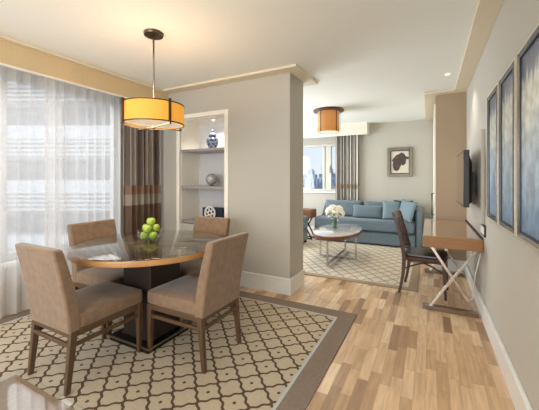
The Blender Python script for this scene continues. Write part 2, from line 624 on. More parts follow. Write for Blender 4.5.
structure('trim_2', bm, M_cream, bevel=0.006)

# far wall with window opening
WX0, WX1, WZ0, WZ1 = -3.45, -1.62, 1.05, 2.19
bm = bmesh.new()
box(bm, XL, WX0, YF, YF + 0.25, 0, ZC)
box(bm, WX1, XR, YF, YF + 0.25, 0, ZC)
box(bm, WX0, WX1, YF, YF + 0.25, 0, WZ0)
box(bm, WX0, WX1, YF, YF + 0.25, WZ1, ZC)
structure('wall_far', bm, M_wall)
yo = YF + 0.03
fr = [(WX0, WX1, yo, yo + 0.07, WZ0, WZ0 + 0.05), (WX0, WX1, yo, yo + 0.07, WZ1 - 0.06, WZ1)]
for a, b in ((WX0, WX0 + 0.06), (-2.31, -2.25), (-2.15, -2.09), (WX1 - 0.06, WX1)):
    fr.append((a, b, yo, yo + 0.07, WZ0 + 0.05, WZ1 - 0.06))
fr.append((-2.25, -2.15, yo + 0.02, yo + 0.09, WZ0 + 0.05, WZ1 - 0.06))
w3 = window('window_3', fr, [(WX0 + 0.06, -2.31, yo + 0.03, yo + 0.038, WZ0 + 0.05, WZ1 - 0.06), (-2.09, WX1 - 0.06, yo + 0.03, yo + 0.038, WZ0 + 0.05, WZ1 - 0.06)],
            sill=(WX0 - 0.05, WX1 + 0.05, YF - 0.05, YF + 0.10, WZ0 - 0.04, WZ0))
part('window_handle', Bx(-2.135, -2.105, yo - 0.03, yo, 1.5, 1.66), M_nickel, w3, bevel=0.004)

# boxed-out wall beside the desk with the white door casing on its flank
BX, BY = 0.075, 5.05
structure('wall_bump', Bx(BX, XR, BY, YF, 0, ZC), mat('bump_tan', (172, 153, 130), 0.75, vary=0.03, scale=160))  # tan base colour, browner than the other walls
bm = bmesh.new()
box(bm, BX - 0.02, BX, BY + 0.02, BY + 0.10, 0.0, 2.35)
box(bm, BX - 0.02, BX, YF - 0.12, YF - 0.04, 0.0, 2.35)
box(bm, BX - 0.02, BX, BY + 0.02, YF - 0.04, 2.35, 2.43)
structure('trim_3', bm, M_cream, bevel=0.004)
d1 = structure('door_1', Bx(BX - 0.012, BX, BY + 0.10, YF - 0.12, 0.0, 2.35), M_cream)
part('door_handle', tube(bmesh.new(), [(BX - 0.012, BY + 0.13, 0.80), (BX - 0.05, BY + 0.13, 0.80), (BX - 0.05, BY + 0.13, 1.12), (BX - 0.012, BY + 0.13, 1.12)], 0.010), M_tv, d1)

# crown strips: thin flat boards under the ceiling
def strip(name, pts):
    bm = bmesh.new()
    for p in pts:
        box(bm, p[0], p[1], p[2], p[3], ZC - 0.03, ZC - 0.001)
    structure(name, bm, M_crown, bevel=0.004)
strip('trim_4', [(0.30, XR, YB, BY - 0.15)])
strip('trim_5', [(BX - 0.15, XR, BY - 0.15, BY), (BX - 0.15, BX, BY, YF)])
strip('trim_6', [(-3.27, PX1 + 0.14, YN - 0.15, YN), (PX1, PX1 + 0.14, YN, PY1 + 0.15), (-3.3, PX1, PY1, PY1 + 0.15)])
strip('trim_7', [(-3.44, -3.27, YB, YN)])
# curtain pelmets
pel = structure('trim_8', Bx(-3.36, -3.33, YB, YN, 2.345, ZC - 0.03), M_val)
part('pelmet_bead', Bx(-3.363, -3.322, YB, YN, 2.335, 2.347), M_cream, pel)
pel2 = bmesh.new()
box(pel2, XL, -1.21, 6.86, 6.88, 2.32, ZC)
box(pel2, -1.23, -1.21, 6.88, YF, 2.32, ZC)
structure('trim_9', pel2, mat('far_pelmet_cream', (226, 221, 206), 0.6, vary=0.02))

# baseboards
def base(name, segs):
    bm = bmesh.new()
    for x0, x1, y0, y1, side in segs:
        box(bm, x0, x1, y0, y1, 0, 0.165)
        g = 0.006
        if side == 'x':
            box(bm, x0 - g, x1 + g * 0, y0, y1, 0.165, 0.19)
        elif side == 'X':
            box(bm, x0, x1 + g, y0, y1, 0.165, 0.19)
        else:
            box(bm, x0, x1, y0 - g, y1, 0.165, 0.19)
    structure(name, bm, M_white, bevel=0.005)
base('baseboard_right', [(XR - 0.018, XR, YB, BY, 'x')])
base('baseboard_partition', [(NX1 + 0.06, PX1 + 0.018, YN - 0.018, YN, 'y'), (PX1, PX1 + 0.018, YN, PY1, 'X')])
base('baseboard_far', [(XL, BX - 0.02, YF - 0.018, YF, 'y')])
base('baseboard_bump', [(BX, XR - 0.018, BY - 0.018, BY, 'y')])

# ------------------------------------------------------------------ outside
def facade_mat():
    m = bpy.data.materials.new('facade_render')
    m.use_nodes = True
    return m
def opposite_building():
    # apartment block across the street, turned to the room at an angle
    yaw = R(27.75)
    D = 20.0
    c = Vector((-math.sin(yaw) * D, math.cos(yaw) * D, 0)) + Vector((math.cos(yaw), math.sin(yaw), 0)) * -13.0
    t = thing('apartment_building', 'pale apartment block with banded balconies seen through the sheer curtains', 'building', (c.x, c.y, -12), yaw)
    mw = mat('facade_grey', (186, 183, 178), 0.9)
    ml = mat('balcony_white', (245, 243, 238), 0.8)
    mg = mat('facade_windows', (118, 118, 118), 0.2)
    part('facade_wall', Bx(-9, 9, 0.6, 9, 0, 26), mw, t)
    for i in range(7):
        z = 12.9 + (i - 3) * 3.55 - 0.45
        b = part('balcony', Bx(-9, 9, -0.3, 0.6, z, z + 0.85), ml, t)
        bm = bmesh.new()
        for k in range(4):
            box(bm, -9, 9, -0.3, -0.25, z - 0.25 - k * 0.28, z - 0.13 - k * 0.28)
        part('louvre', bm, ml, b)
        part('window_row', Bx(-8.6, 8.6, 0.55, 0.6, z + 0.95, z + 2.2), mg, t)
opposite_building()

def city():
    cols = [(206, 216, 228), (180, 194, 214), (232, 234, 238), (156, 174, 200), (214, 212, 212)]
    ms = []
    for i, c in enumerate(cols):
        m = bpy.data.materials.new('city_wall')
        m.use_nodes = True
        t = m.node_tree
        b = t.nodes['Principled BSDF']
        co = N(t, 'ShaderNodeTexCoord')
        br = N(t, 'ShaderNodeTexBrick')
        br.inputs['Scale'].default_value = 1.0
        br.inputs['Color1'].default_value = lin(tuple(v * 0.62 for v in c))
        br.inputs['Color2'].default_value = lin(tuple(v * 0.85 for v in c))
        br.inputs['Mortar'].default_value = lin(c)
        br.inputs['Brick Width'].default_value = 2.2
        br.inputs['Row Height'].default_value = 3.0
        br.inputs['Mortar Size'].default_value = 0.55
        br.offset = 0
        cb = N(t, 'ShaderNodeCombineXYZ')
        s = N(t, 'ShaderNodeSeparateXYZ')
        t.links.new(co.outputs['Object'], s.inputs[0])
        t.links.new(math_node(t, 'ADD', s.outputs['X'], s.outputs['Y']), cb.inputs[0])
        t.links.new(s.outputs['Z'], cb.inputs[1])
        t.links.new(cb.outputs[0], br.inputs['Vector'])
        t.links.new(br.outputs['Color'], b.inputs['Base Color'])
        b.inputs['Roughness'].default_value = 0.9
        ms.append(m)
    rnd = random.Random(3)
    for k in range(26):
        row = k // 7
        y = 62 + row * 26
        x = -0.335 * y + (k % 7 - 3) * y * 0.04 + rnd.uniform(-0.3, 0.3)
        w = rnd.uniform(0.028, 0.034) * y
        top = rnd.uniform(-6, 1.5) + row * 1.6
        bm = bmesh.new()
        box(bm, -w / 2, w / 2, 0, 7, 0, 40 + top)
        a = rnd.uniform(-w / 3, 0)
        box(bm, a, a + w / 3, 1, 4, 40 + top, 42 + top)
        if k % 3 == 0:
            tube(bm, [(a + 1, 2, 42 + top), (a + 1, 2, 45.5 + top)], 0.12, 5)
        o = part('city_building', bm, ms[k % 5], loc=(x, y, -40))
        tag(o, 'distant hazy city building in the view out of the living room window', 'building', 'distant buildings beyond the far window')
    g = Bx(-160, 60, 20, 330, -40.5, -40)
    structure('ground', g, mat('city_ground', (130, 136, 140), 0.9))
city()

# ------------------------------------------------------------------ rugs
RX0, RX1, RY0, RY1 = -3.60, -0.63, -0.35, 3.03
rug = part('area_rug', Bx(RX0, RX1, RY0, RY1, 0.0005, 0.010),
           rug_mat('dining_rug_lattice', RX0, RX1, RY0, RY1, -1.018, 1.885, 0.1945, 0.1975, (184, 170, 148), (88, 73, 60), (132, 118, 106), (182, 184, 184), 0.15, 0.062))
tag(rug, 'large beige rug with brown lattice pattern and taupe border under the dining table', 'rug')
LX0, LX1, LY0, LY1 = -3.2, -0.135, 3.99, 6.75
rug2 = part('area_rug', Bx(LX0, LX1, LY0, LY1, 0.0005, 0.010),
            rug_mat('living_rug_lattice', LX0, LX1, LY0, LY1, -1.0, 4.2, 0.19, 0.23, (208, 198, 180), (150, 136, 120), (158, 140, 118), (206, 198, 184), 0.10, 0.07, False))
tag(rug2, 'cream rug with faint lattice pattern under the round coffee table and sofa', 'rug')
RZ = 0.0105

# ------------------------------------------------------------------ curtains
def drape(name, p0, p1, z0, z1, folds, amp, m, label, cat='curtain', n=None, seed=1, thick=0.0, parent=None):
    """hanging cloth between two plan points with sine folds"""
    rnd = random.Random(seed)
    a, b = Vector(p0), Vector(p1)
    d = b - a
    L = d.length
    u = d / L
    v = Vector((-u.y, u.x))
    n = n or folds * 12
    ph = [rnd.uniform(0, 2 * PI) for _ in range(4)]
    rows = 14
    bm = bmesh.new()
    uvl = bm.loops.layers.uv.new('UVMap')
    G = []
    for j in range(rows + 1):
        z = z0 + (z1 - z0) * j / rows
        k = 1 - j / rows
        row = []
        for i in range(n + 1):
            s = i / n
            w = s * folds * 2 * PI
            w += 0.5 * math.sin(2 * PI * s * 2.3 + ph[0]) + 0.3 * math.sin(5 * s * PI + ph[1]) + k * 0.25 * math.sin(3 * PI * s + ph[2])
            off = amp * (0.75 + 0.25 * k) * (math.sin(w) + 0.18 * math.sin(2.1 * w + ph[3]))
            q = a + u * (s * L + 0.25 * amp * math.sin(2 * w)) + v * off
            row.append(bm.verts.new((q.x, q.y, z)))
        G.append(row)
    for j in range(rows):
        for i in range(n):
            f = bm.faces.new((G[j][i], G[j][i + 1], G[j + 1][i + 1], G[j + 1][i]))
            for lp, (ii, jj) in zip(f.loops, ((i, j), (i + 1, j), (i + 1, j + 1), (i, j + 1))):
                lp[uvl].uv = (ii / n * L * 1.8, z0 + (z1 - z0) * jj / rows)
    me = bpy.data.meshes.new(name)
    bm.to_mesh(me)
    bm.free()
    o = bpy.data.objects.new(name, me)
    COL.objects.link(o)
    me.materials.append(m)
    for p in me.polygons:
        p.use_smooth = True
    if thick:
        md = o.modifiers.new('solidify', 'SOLIDIFY')
        md.thickness = thick
    return tag(o, label, cat)

drape('sheer_curtain', (-3.58, -1.2), (-3.58, 1.90), 0.02, 2.52, 24, 0.024, M_sheer, 'white sheer curtain at the left edge of the picture, behind the nearest dining chair', seed=2)
drape('sheer_curtain', (-3.51, 1.70), (-3.51, 2.56), 0.02, 2.52, 8, 0.022, M_sheer, 'white sheer curtain panel between the overlap and the brown drape', seed=5)
drape('drape_curtain', (-3.435, 2.57), (-3.435, 3.13), 0.015, 2.52, 6, 0.045, M_drape, 'brown banded floor-length drape hanging in the corner by the display niche', seed=9, thick=0.004)
drape('drape_curtain', (-1.97, 7.03), (-1.42, 7.03), 0.015, 2.50, 7, 0.04, M_drape2, 'grey and white striped drape beside the living room window behind the sofa', seed=4, thick=0.004)

# ------------------------------------------------------------------ dining set
def dining_table():
    t = thing('dining_table', 'round wooden dining table with glass top and square dark pedestal', 'table', (-2.095, 1.83, RZ))
    part('tabletop', Lt([(0.55, 0.7220), (0.587, 0.7300), (0.592, 0.7420), (0.592, 0.7700), (0.590, 0.7740)], n=96), mat('dining_top_wood', (122, 96, 72), 0.3, vary=0.14, scale=7, stretch=(9, 1, 1)), t, smooth='auto')
    part('edge_band', lathe(bmesh.new(), [(0.5925, 0.7320), (0.600, 0.7360), (0.603, 0.7520), (0.600, 0.7735), (0.5925, 0.7735), (0.5925, 0.7320)], n=96, cap=False), mat('honey_edge_wood', (176, 130, 80), 0.3, vary=0.12, scale=9), t, smooth='auto')
    part('glass_cover', Lt([(0.602, 0.7745), (0.607, 0.7770), (0.607, 0.7830), (0.602, 0.7850)], n=96), M_tglass, t, smooth='auto')
    part('pedestal', Bx(-0.155, 0.165, -0.155, 0.165, 0.04, 0.721), M_dark, t, bevel=0.003, seg=1)
    part('base_plate', Bx(-0.225, 0.225, -0.23, 0.23, 0.0, 0.04), M_black, t, bevel=0.004)
    bm = bmesh.new()
    for a in ((-0.228, 0.228, -0.234, -0.226), (-0.228, 0.228, 0.226, 0.234), (-0.234, -0.226, -0.234, 0.234), (0.226, 0.234, -0.234, 0.234)):
        box(bm, a[0], a[1], a[2], a[3], 0.028, 0.0415)
    part('base_edge_strip', bm, M_nickel, t)
    return t
dining_table()

def dining_chair(loc, rz, label):
    # local: facing +Y, legs at x +-0.215; rear legs y -0.27, front legs y +0.235
    t = thing('dining_chair', label, 'chair', loc, rz, 'upholstered chairs around the dining table')
    W2 = 0.23
    # backrest: slab curved slightly, runs from below the seat to the top
    rings = []
    for z, y, th in ((0.36, -0.245, 0.075), (0.45, -0.25, 0.08), (0.60, -0.275, 0.078), (0.75, -0.31, 0.07), (0.86, -0.338, 0.062), (0.895, -0.347, 0.058)):
        rings.append([(-W2, y - th / 2, z), (W2, y - th / 2, z), (W2, y + th / 2, z), (-W2, y + th / 2, z)])
    bk = part('backrest', loft(bmesh.new(), rings), M_chair, t, bevel=0.014, seg=3)
    bm = bmesh.new()   # seam and buttons on the front of the back
    tube(bm, [(-W2 + 0.01, -0.2625, 0.72), (0, -0.260, 0.718), (W2 - 0.01, -0.2625, 0.72)], 0.003, 6)
    part('seam', bm, M_cleg, bk)
    for sx_ in (-0.07, 0.07):
        part('button', Lt([(0.002, 0.0), (0.011, 0.002), (0.012, 0.006), (0.006, 0.011), (0.001, 0.012)], n=12), M_cleg, bk, smooth=True, loc=(sx_, -0.268, 0.715))
    # seat: domed cushion
    bm = bmesh.new()
    prof = [(0.375, 0.0, 0.97), (0.385, 0.0, 1.0), (0.44, 0.0, 1.0), (0.462, 0.0, 0.985), (0.474, 0.0, 0.90), (0.479, 0.0, 0.6), (0.480, 0, 0.2)]
    rings = []
    for z, _, k in prof:
        r = []
        n = 44
        for i in range(n):
            a = i * 2 * PI / n
            c, s = math.cos(a), math.sin(a)
            e = 0.16
            r.append(((abs(c) ** e) * math.copysign(1, c) * W2 * k, 0.015 + (abs(s) ** e) * math.copysign(1, s) * 0.26 * k, z))
        rings.append(r)
    part('seat', loft(bm, rings), M_chair, t, smooth='auto')
    # apron
    bm = bmesh.new()
    box(bm, -0.225, 0.225, 0.225, 0.25, 0.335, 0.378)
    box(bm, -0.228, -0.205, -0.24, 0.23, 0.335, 0.378)
    box(bm, 0.205, 0.228, -0.24, 0.23, 0.335, 0.378)
    box(bm, -0.215, 0.215, -0.275, -0.255, 0.335, 0.362)
    part('apron', bm, M_cleg, t, bevel=0.003)
    for sx_ in (-1, 1):
        part('leg', tapered(bmesh.new(), (sx_ * 0.214, 0.236, 0), (sx_ * 0.212, 0.232, 0.376), (0.026, 0.026), (0.040, 0.040)), M_cleg, t, bevel=0.003)
        part('leg', tapered(bmesh.new(), (sx_ * 0.214, -0.288, 0), (sx_ * 0.212, -0.25, 0.376), (0.027, 0.030), (0.036, 0.044)), M_cleg, t, bevel=0.003)
        part('stretcher', barpath(bmesh.new(), [(sx_ * 0.213, -0.258, 0.262), (sx_ * 0.213, 0.232, 0.29)], 0.018, 0.03) if False else
             Bx(sx_ * 0.213 - 0.009, sx_ * 0.213 + 0.009, -0.262, 0.23, 0.272, 0.298), M_cleg, t, bevel=0.003)
    part('stretcher', Bx(-0.21, 0.21, -0.276, -0.258, 0.272, 0.298), M_cleg, t, bevel=0.003)
    return t

ch = dining_chair((-2.172, 1.358, RZ), 0, 'taupe upholstered dining chair nearest the low table, seen from behind at front left')
dup(ch, (-1.645, 1.842, RZ), R(90), 'taupe upholstered dining chair with its back to the rug corner, right of the table')
dup(ch, (-2.64, 1.87, RZ), R(-90), 'taupe dining chair in front of the sheer curtains, button-tufted back facing us')
dup(ch, (-2.15, 2.375, RZ), R(180), 'taupe dining chair behind the table, in front of the display niche')

# bowl of apples
BXc, BYc, BZ = -2.135, 1.845, 0.7965
bowl = Lt([(0.030, 0.0), (0.040, 0.002), (0.072, 0.016), (0.092, 0.042), (0.100, 0.074), (0.104, 0.092), (0.101, 0.092), (0.096, 0.074), (0.087, 0.044), (0.068, 0.022), (0.035, 0.010), (0.005, 0.008)], n=48)
o = part('glass_bowl', bowl, M_glass, smooth=True, loc=(BXc, BYc, BZ))
tag(o, 'clear glass bowl holding green apples on the dining table', 'bowl')
ap = thing('green_apple', 'a', 'apple', (0, 0, 0), 0, 'green apples in the glass bowl')
part('fruit', Lt([(0.002, 0.006), (0.012, 0.001), (0.022, 0.006), (0.032, 0.020), (0.036, 0.036), (0.033, 0.052), (0.023, 0.064), (0.012, 0.066), (0.005, 0.061), (0.001, 0.057)], n=24), M_apple, ap, smooth=True)
part('stem', tube(bmesh.new(), [(0, 0, 0.056), (0.003, 0.002, 0.068), (0.008, 0.003, 0.078)], 0.0016, 6), M_stem, ap)
c_, s_ = math.cos(cam.rotation_euler[2]), math.sin(cam.rotation_euler[2])
spots = [(-0.0365, -0.021, 0.016, 'lowest green apple at the left front of the glass bowl'),
         (0.0365, -0.021, 0.016, 'lowest green apple at the right front of the glass bowl'),
         (0.0, 0.042, 0.016, 'lowest green apple at the back of the glass bowl'),
         (-0.037, 0.024, 0.074, 'green apple at left in the upper layer of the glass bowl'),
         (0.040, 0.022, 0.074, 'green apple at right in the upper layer of the glass bowl'),
         (-0.004, -0.042, 0.074, 'green apple in front in the upper layer of the glass bowl'),
         (0.008, 0.004, 0.131, 'topmost green apple of the pile in the glass bowl')]
for i, (a, b, z, l) in enumerate(spots):
    loc = (BXc + a * c_ - b * s_, BYc + a * s_ + b * c_, BZ + z)
    if i == 0:
        ap.location = loc
        ap['label'] = l
    else:
        dup(ap, loc, i * 1.1, l)

# low table at the lower left corner of the picture
t = thing('low_table', 'low wooden table with glass top cut off by the lower left corner', 'table', (-1.28, 0.35, RZ))
part('tabletop', Bx(-0.37, 0.37, -0.335, 0.335, 0.405, 0.435), M_lowwood, t, bevel=0.003)
part('glass_top', Bx(-0.38, 0.38, -0.345, 0.345, 0.4365, 0.449), M_glass, t, bevel=0.002)
part('apron', Bx(-0.34, 0.34, -0.305, 0.305, 0.35, 0.404), M_lowwood, t)
for a in (-1, 1):
    for b in (-1, 1):
        part('leg', tapered(bmesh.new(), (a * 0.33, b * 0.295, 0.0), (a * 0.33, b * 0.295, 0.35), (0.035, 0.035), (0.045, 0.04)), M_lowwood, t)

# pendant lamp over the dining table
def pendant():
    t = thing('pendant_lamp', 'amber drum pendant lamp on a thin rod above the dining table', 'lamp', (-2.095, 1.85, 1.79))
    H = ZC - 1.79
    part('canopy', Lt([(0.004, H - 0.001), (0.078, H - 0.001), (0.082, H - 0.012), (0.078, H - 0.026), (0.02, H - 0.032), (0.004, H - 0.033)], n=40), M_bronze, t, smooth='auto')
    part('rod', tube(bmesh.new(), [(0, 0, 0.03), (0, 0, H - 0.02)], 0.008, 12), M_nickel, t, smooth=True)
    bm = bmesh.new()
    lathe(bm, [(0.246, 0.004), (0.25, 0.004), (0.25, 0.166), (0.246, 0.166), (0.246, 0.004)], n=72, cap=False)
    part('lamp_shade', bm, M_shade, t, smooth='auto')
    bm = bmesh.new()
    for z in (0.0, 0.162):
        lathe(bm, [(0.244, z), (0.254, z), (0.254, z + 0.009), (0.244, z + 0.009), (0.244, z)], n=72, cap=False)
    fr = part('ring_frame', bm, M_bronze, t, smooth='auto')
    for k in range(4):
        a = k * PI / 2 + R(76.6)
        M = Matrix.Rotation(a, 4, 'Z')
        bm = bmesh.new()
        box(bm, -0.008, 0.008, -0.268, -0.252, -0.02, 0.185, M)
        box(bm, -0.008, 0.008, -0.262, -0.02, -0.020, -0.012, M)
        part('bracket', bm, M_bronze, t)
    part('diffuser', Lt([(0.002, 0.012), (0.235, 0.012), (0.235, 0.018), (0.002, 0.018)], n=60), M_diff, t, smooth='auto')
    part('finial', Lt([(0.002, -0.032), (0.016, -0.028), (0.018, -0.016), (0.012, -0.010)], n=20), M_nickel, t, smooth=True)
    d = bpy.data.lights.new('pendant_bulb', 'POINT')
    d.energy = 9
    d.color = (1.0, 0.78, 0.50)
    d.shadow_soft_size = 0.06
    o = bpy.data.objects.new('pendant_bulb', d)
    o.location = (0.09, -0.05, 0.10)
    o.parent = t
    COL.objects.link(o)
    # light through the diffuser onto the table
    d = bpy.data.lights.new('pendant_glow', 'AREA')
    d.shape = 'DISK'
    d.size = 0.44
    d.energy = 7
    d.color = (1.0, 0.80, 0.55)
    o = bpy.data.objects.new('pendant_glow', d)
    o.location = (0, 0, 0.010)
    o.parent = t
    COL.objects.link(o)
pendant()

def ceiling_drum():
    t = thing('ceiling_lamp', 'orange drum lamp with bronze canopy on the living room ceiling', 'lamp', (-1.62, 5.36, 2.18))
    H = ZC - 2.18
    part('canopy', Lt([(0.004, H - 0.001), (0.27, H - 0.001), (0.275, H - 0.015), (0.27, H - 0.03), (0.10, H - 0.036), (0.004, H - 0.036)], n=60), M_bronze, t, smooth='auto')
    bm = bmesh.new()
    lathe(bm, [(0.185, 0.0), (0.190, 0.0), (0.190, H - 0.036), (0.185, H - 0.036), (0.185, 0.0)], n=60, cap=False)
    part('lamp_shade', bm, M_shade2, t, smooth='auto')
    for k in range(4):
        M = Matrix.Rotation(k * PI / 2 + R(62), 4, 'Z')
        part('bracket', Bx(-0.008, 0.008, 0.190, 0.198, -0.005, H - 0.034, M=M), M_bronze, t)
    part('glass_sleeve', lathe(bmesh.new(), [(0.212, 0.02), (0.215, 0.02), (0.215, H - 0.036), (0.212, H - 0.036), (0.212, 0.02)], n=60, cap=False), M_glass, t, smooth='auto')
    part('diffuser', Lt([(0.002, 0.0), (0.168, 0.004), (0.168, 0.010), (0.002, 0.008)], n=48), M_diff, t, smooth='auto')
    d = bpy.data.lights.new('drum_glow', 'AREA')
    d.shape = 'DISK'
    d.size = 0.3
    d.energy = 8
    d.color = (1.0, 0.84, 0.62)
    o = bpy.data.objects.new('drum_glow', d)
    o.location = (0, 0, -0.004)
    o.parent = t
    COL.objects.link(o)
ceiling_drum()

def downlight(x, y, z, e, label, size=R(110), r=0.04, col=(1.0, 0.93, 0.84)):
    t = thing('downlight', label, 'downlight', (x, y, z), 0, 'recessed ceiling downlights')
    part('bezel', lathe(bmesh.new(), [(r * 0.75, -0.004), (r, -0.005), (r * 1.12, -0.001), (r * 1.12, 0.0), (r * 0.75, 0.0), (r * 0.75, -0.004)], n=28, cap=False), M_white, t, smooth='auto')
    part('lens', Lt([(0.001, -0.0025), (r * 0.74, -0.0025), (r * 0.74, -0.0005), (0.001, -0.0005)], n=28), M_bulb, t)
    d = bpy.data.lights.new('downlight_beam', 'SPOT')
    d.energy = e
    d.spot_size = size
    d.spot_blend = 0.7
    d.color = col
    d.shadow_soft_size = 0.04
    o = bpy.data.objects.new('downlight_beam', d)
    o.location = (0, 0, -0.012)
    o.parent = t
    COL.objects.link(o)
downlight(0.184, 4.194, ZC, 22, 'small lit round downlight in the ceiling above the desk', r=0.032)
downlight(0.05, 1.2, ZC, 38, 'added unseen downlight over the floor beside the framed panels')  # this and those below are out of view, added to brighten the room
downlight(-1.2, 0.3, ZC, 18, 'added unseen downlight over the low table')
downlight(-2.7, 0.3, ZC, 10, 'added unseen downlight near the sheer curtains')
downlight(0.05, -0.9, ZC, 26, 'added unseen downlight near the right wall behind the viewpoint')
downlight(-1.6, -1.2, ZC, 26, 'added unseen downlight at the middle of the room behind the viewpoint')

# ------------------------------------------------------------------ niche contents
for z0, l in ((1.236, 'middle grey shelf of the display niche, under the round ornament'), (1.743, 'upper grey shelf of the display niche, under the ginger jar'), (0.765, 'lowest shelf of the display niche, behind the dining chair')):
    o = part('shelf', Bx(NX0 + 0.013, NX1 - 0.013, YN + 0.004, NY - 0.011, z0 - 0.035, z0), M_shelf, bevel=0.002)
    tag(o, l, 'shelf', 'shelves in the display niche')

def jar_mat():
    m = bpy.data.materials.new('blue_white_porcelain')
    m.use_nodes = True
    t = m.node_tree
    b = t.nodes['Principled BSDF']
    co = N(t, 'ShaderNodeTexCoord')
    v = N(t, 'ShaderNodeTexVoronoi')
    v.inputs['Scale'].default_value = 34
    t.links.new(co.outputs['Object'], v.inputs['Vector'])
    c = mix(t, math_node(t, 'GREATER_THAN', v.outputs['Distance'], 0.50), lin((58, 68, 100)), lin((128, 138, 160)))
    t.links.new(c, b.inputs['Base Color'])
    b.inputs['Roughness'].default_value = 0.15
    return m
M_jar = jar_mat()
t = thing('ginger_jar', 'blue and white lidded porcelain ginger jar on the upper niche shelf', 'jar', (-2.675, 3.38, 1.744))
part('body', Lt([(0.045, 0), (0.05, 0.004), (0.052, 0.02), (0.078, 0.08), (0.084, 0.115), (0.078, 0.145), (0.055, 0.162), (0.042, 0.166), (0.042, 0.178), (0.01, 0.178)], n=36), M_jar, t, smooth=True)
part('lid', Lt([(0.05, 0.179), (0.053, 0.183), (0.052, 0.20), (0.038, 0.222), (0.014, 0.235), (0.010, 0.245), (0.017, 0.255), (0.016, 0.268), (0.004, 0.282)], n=30), M_jar, t, smooth=True)
t = thing('lattice_sphere', 'round silver-grey openwork ball ornament on the middle niche shelf', 'ornament', (-2.69, 3.38, 1.237))
bm = bmesh.new()
bmesh.ops.create_icosphere(bm, subdivisions=3, radius=0.082, matrix=Matrix.Translation((0, 0, 0.094)))
o = part('ball', bm, M_sphere, t, smooth=True)
part('foot', Lt([(0.03, 0), (0.032, 0.004), (0.024, 0.014), (0.02, 0.018)], n=20), M_bronze, t, smooth=True)
# white ring ornament
t = thing('ring_ornament', 'white openwork medallion ornament on the lowest niche shelf', 'ornament', (-2.655, 3.30, 0.766))
bm = bmesh.new()
def ring_y(bm, cx, cz, R0, r, n=28):
    tube_pts = [(cx + R0 * math.cos(a), 0, cz + R0 * math.sin(a)) for a in [k * 2 * PI / n for k in range(n + 1)]]
    tube(bm, tube_pts, r, 8)
ring_y(bm, 0, 0.105, 0.085, 0.011)
ring_y(bm, 0, 0.105, 0.026, 0.007, 16)
for k in range(6):
    a = k * PI / 3 + 0.3
    ring_y(bm, 0.055 * math.cos(a), 0.105 + 0.055 * math.sin(a), 0.023, 0.006, 14)
part('medallion', bm, M_disc, t, smooth=True)
part('stand', Bx(-0.04, 0.04, -0.025, 0.025, 0.0, 0.012), M_disc, t, bevel=0.003)
o = part('storage_box', Bx(-0.17, 0.17, -0.06, 0.06, 0, 0.165), M_navy, bevel=0.006, loc=(-2.70, 3.46, 0.766))
tag(o, 'dark navy box standing behind the medallion on the lowest niche shelf', 'box')
# niche spotlight
t = thing('downlight', 'tiny lit spotlight in the top of the display niche', 'downlight', (-2.66, 3.38, NZ1 - 0.012))
part('lens', Lt([(0.001, -0.003), (0.02, -0.003), (0.02, -0.0005), (0.001, -0.0005)], n=20), M_bulb, t)
d = bpy.data.lights.new('niche_beam', 'SPOT')
d.energy = 17
d.spot_size = R(130)
d.spot_blend = 0.8
d.color = (1, 0.94, 0.84)
d.shadow_soft_size = 0.02
o = bpy.data.objects.new('niche_beam', d)
o.location = (0, 0, -0.012)
o.parent = t
COL.objects.link(o)

# ------------------------------------------------------------------ right wall: three framed panels
def art_mat():
    m = bpy.data.materials.new('abstract_blue_canvas')
    m.use_nodes = True
    t = m.node_tree
    b = t.nodes['Principled BSDF']
    co = N(t, 'ShaderNodeTexCoord')
    s = N(t, 'ShaderNodeSeparateXYZ')
    t.links.new(co.outputs['Object'], s.inputs[0])
    mp = N(t, 'ShaderNodeMapping')
    mp.inputs['Scale'].default_value = (1, 26, 5)
    t.links.new(co.outputs['Object'], mp.inputs[0])
    no = N(t, 'ShaderNodeTexNoise')
    no.inputs['Scale'].default_value = 1.0
    no.inputs['Detail'].default_value = 6
    t.links.new(mp.outputs[0], no.inputs['Vector'])
    n2 = N(t, 'ShaderNodeTexNoise')
    n2.inputs['Scale'].default_value = 14
    n2.inputs['Detail'].default_value = 8
    t.links.new(co.outputs['Object'], n2.inputs['Vector'])
    z = math_node(t, 'ADD', s.outputs['Z'], math_node(t, 'MULTIPLY', math_node(t, 'SUBTRACT', no.outputs['Fac'], 0.5), 0.32))
    r = N(t, 'ShaderNodeValToRGB')
    e = r.color_ramp.elements
    e[0].position = 0.0
    e[0].color = lin((104, 128, 160))
    e[1].position = 1.0
    e[1].color = lin((52, 62, 92))
    for p, c in ((0.15, (134, 160, 190)), (0.35, (168, 188, 206)), (0.55, (192, 204, 210)), (0.68, (214, 214, 202)), (0.83, (190, 190, 178)), (0.87, (92, 100, 124))):
        k = e.new(p)
        k.color = lin(c)
    t.links.new(z, r.inputs[0])
    g = N(t, 'ShaderNodeMapRange')
    g.inputs['From Min'].default_value = 0.35
    g.inputs['From Max'].default_value = 0.65
    g.inputs['To Min'].default_value = 0.66
    g.inputs['To Max'].default_value = 1.18
    t.links.new(n2.outputs['Fac'], g.inputs[0])
    sc = N(t, 'ShaderNodeVectorMath', operation='SCALE')
    t.links.new(r.outputs[0], sc.inputs[0])
    t.links.new(g.outputs[0], sc.inputs['Scale'])
    t.links.new(sc.outputs[0], b.inputs['Base Color'])
    b.inputs['Roughness'].default_value = 0.3
    return m
M_art = art_mat()
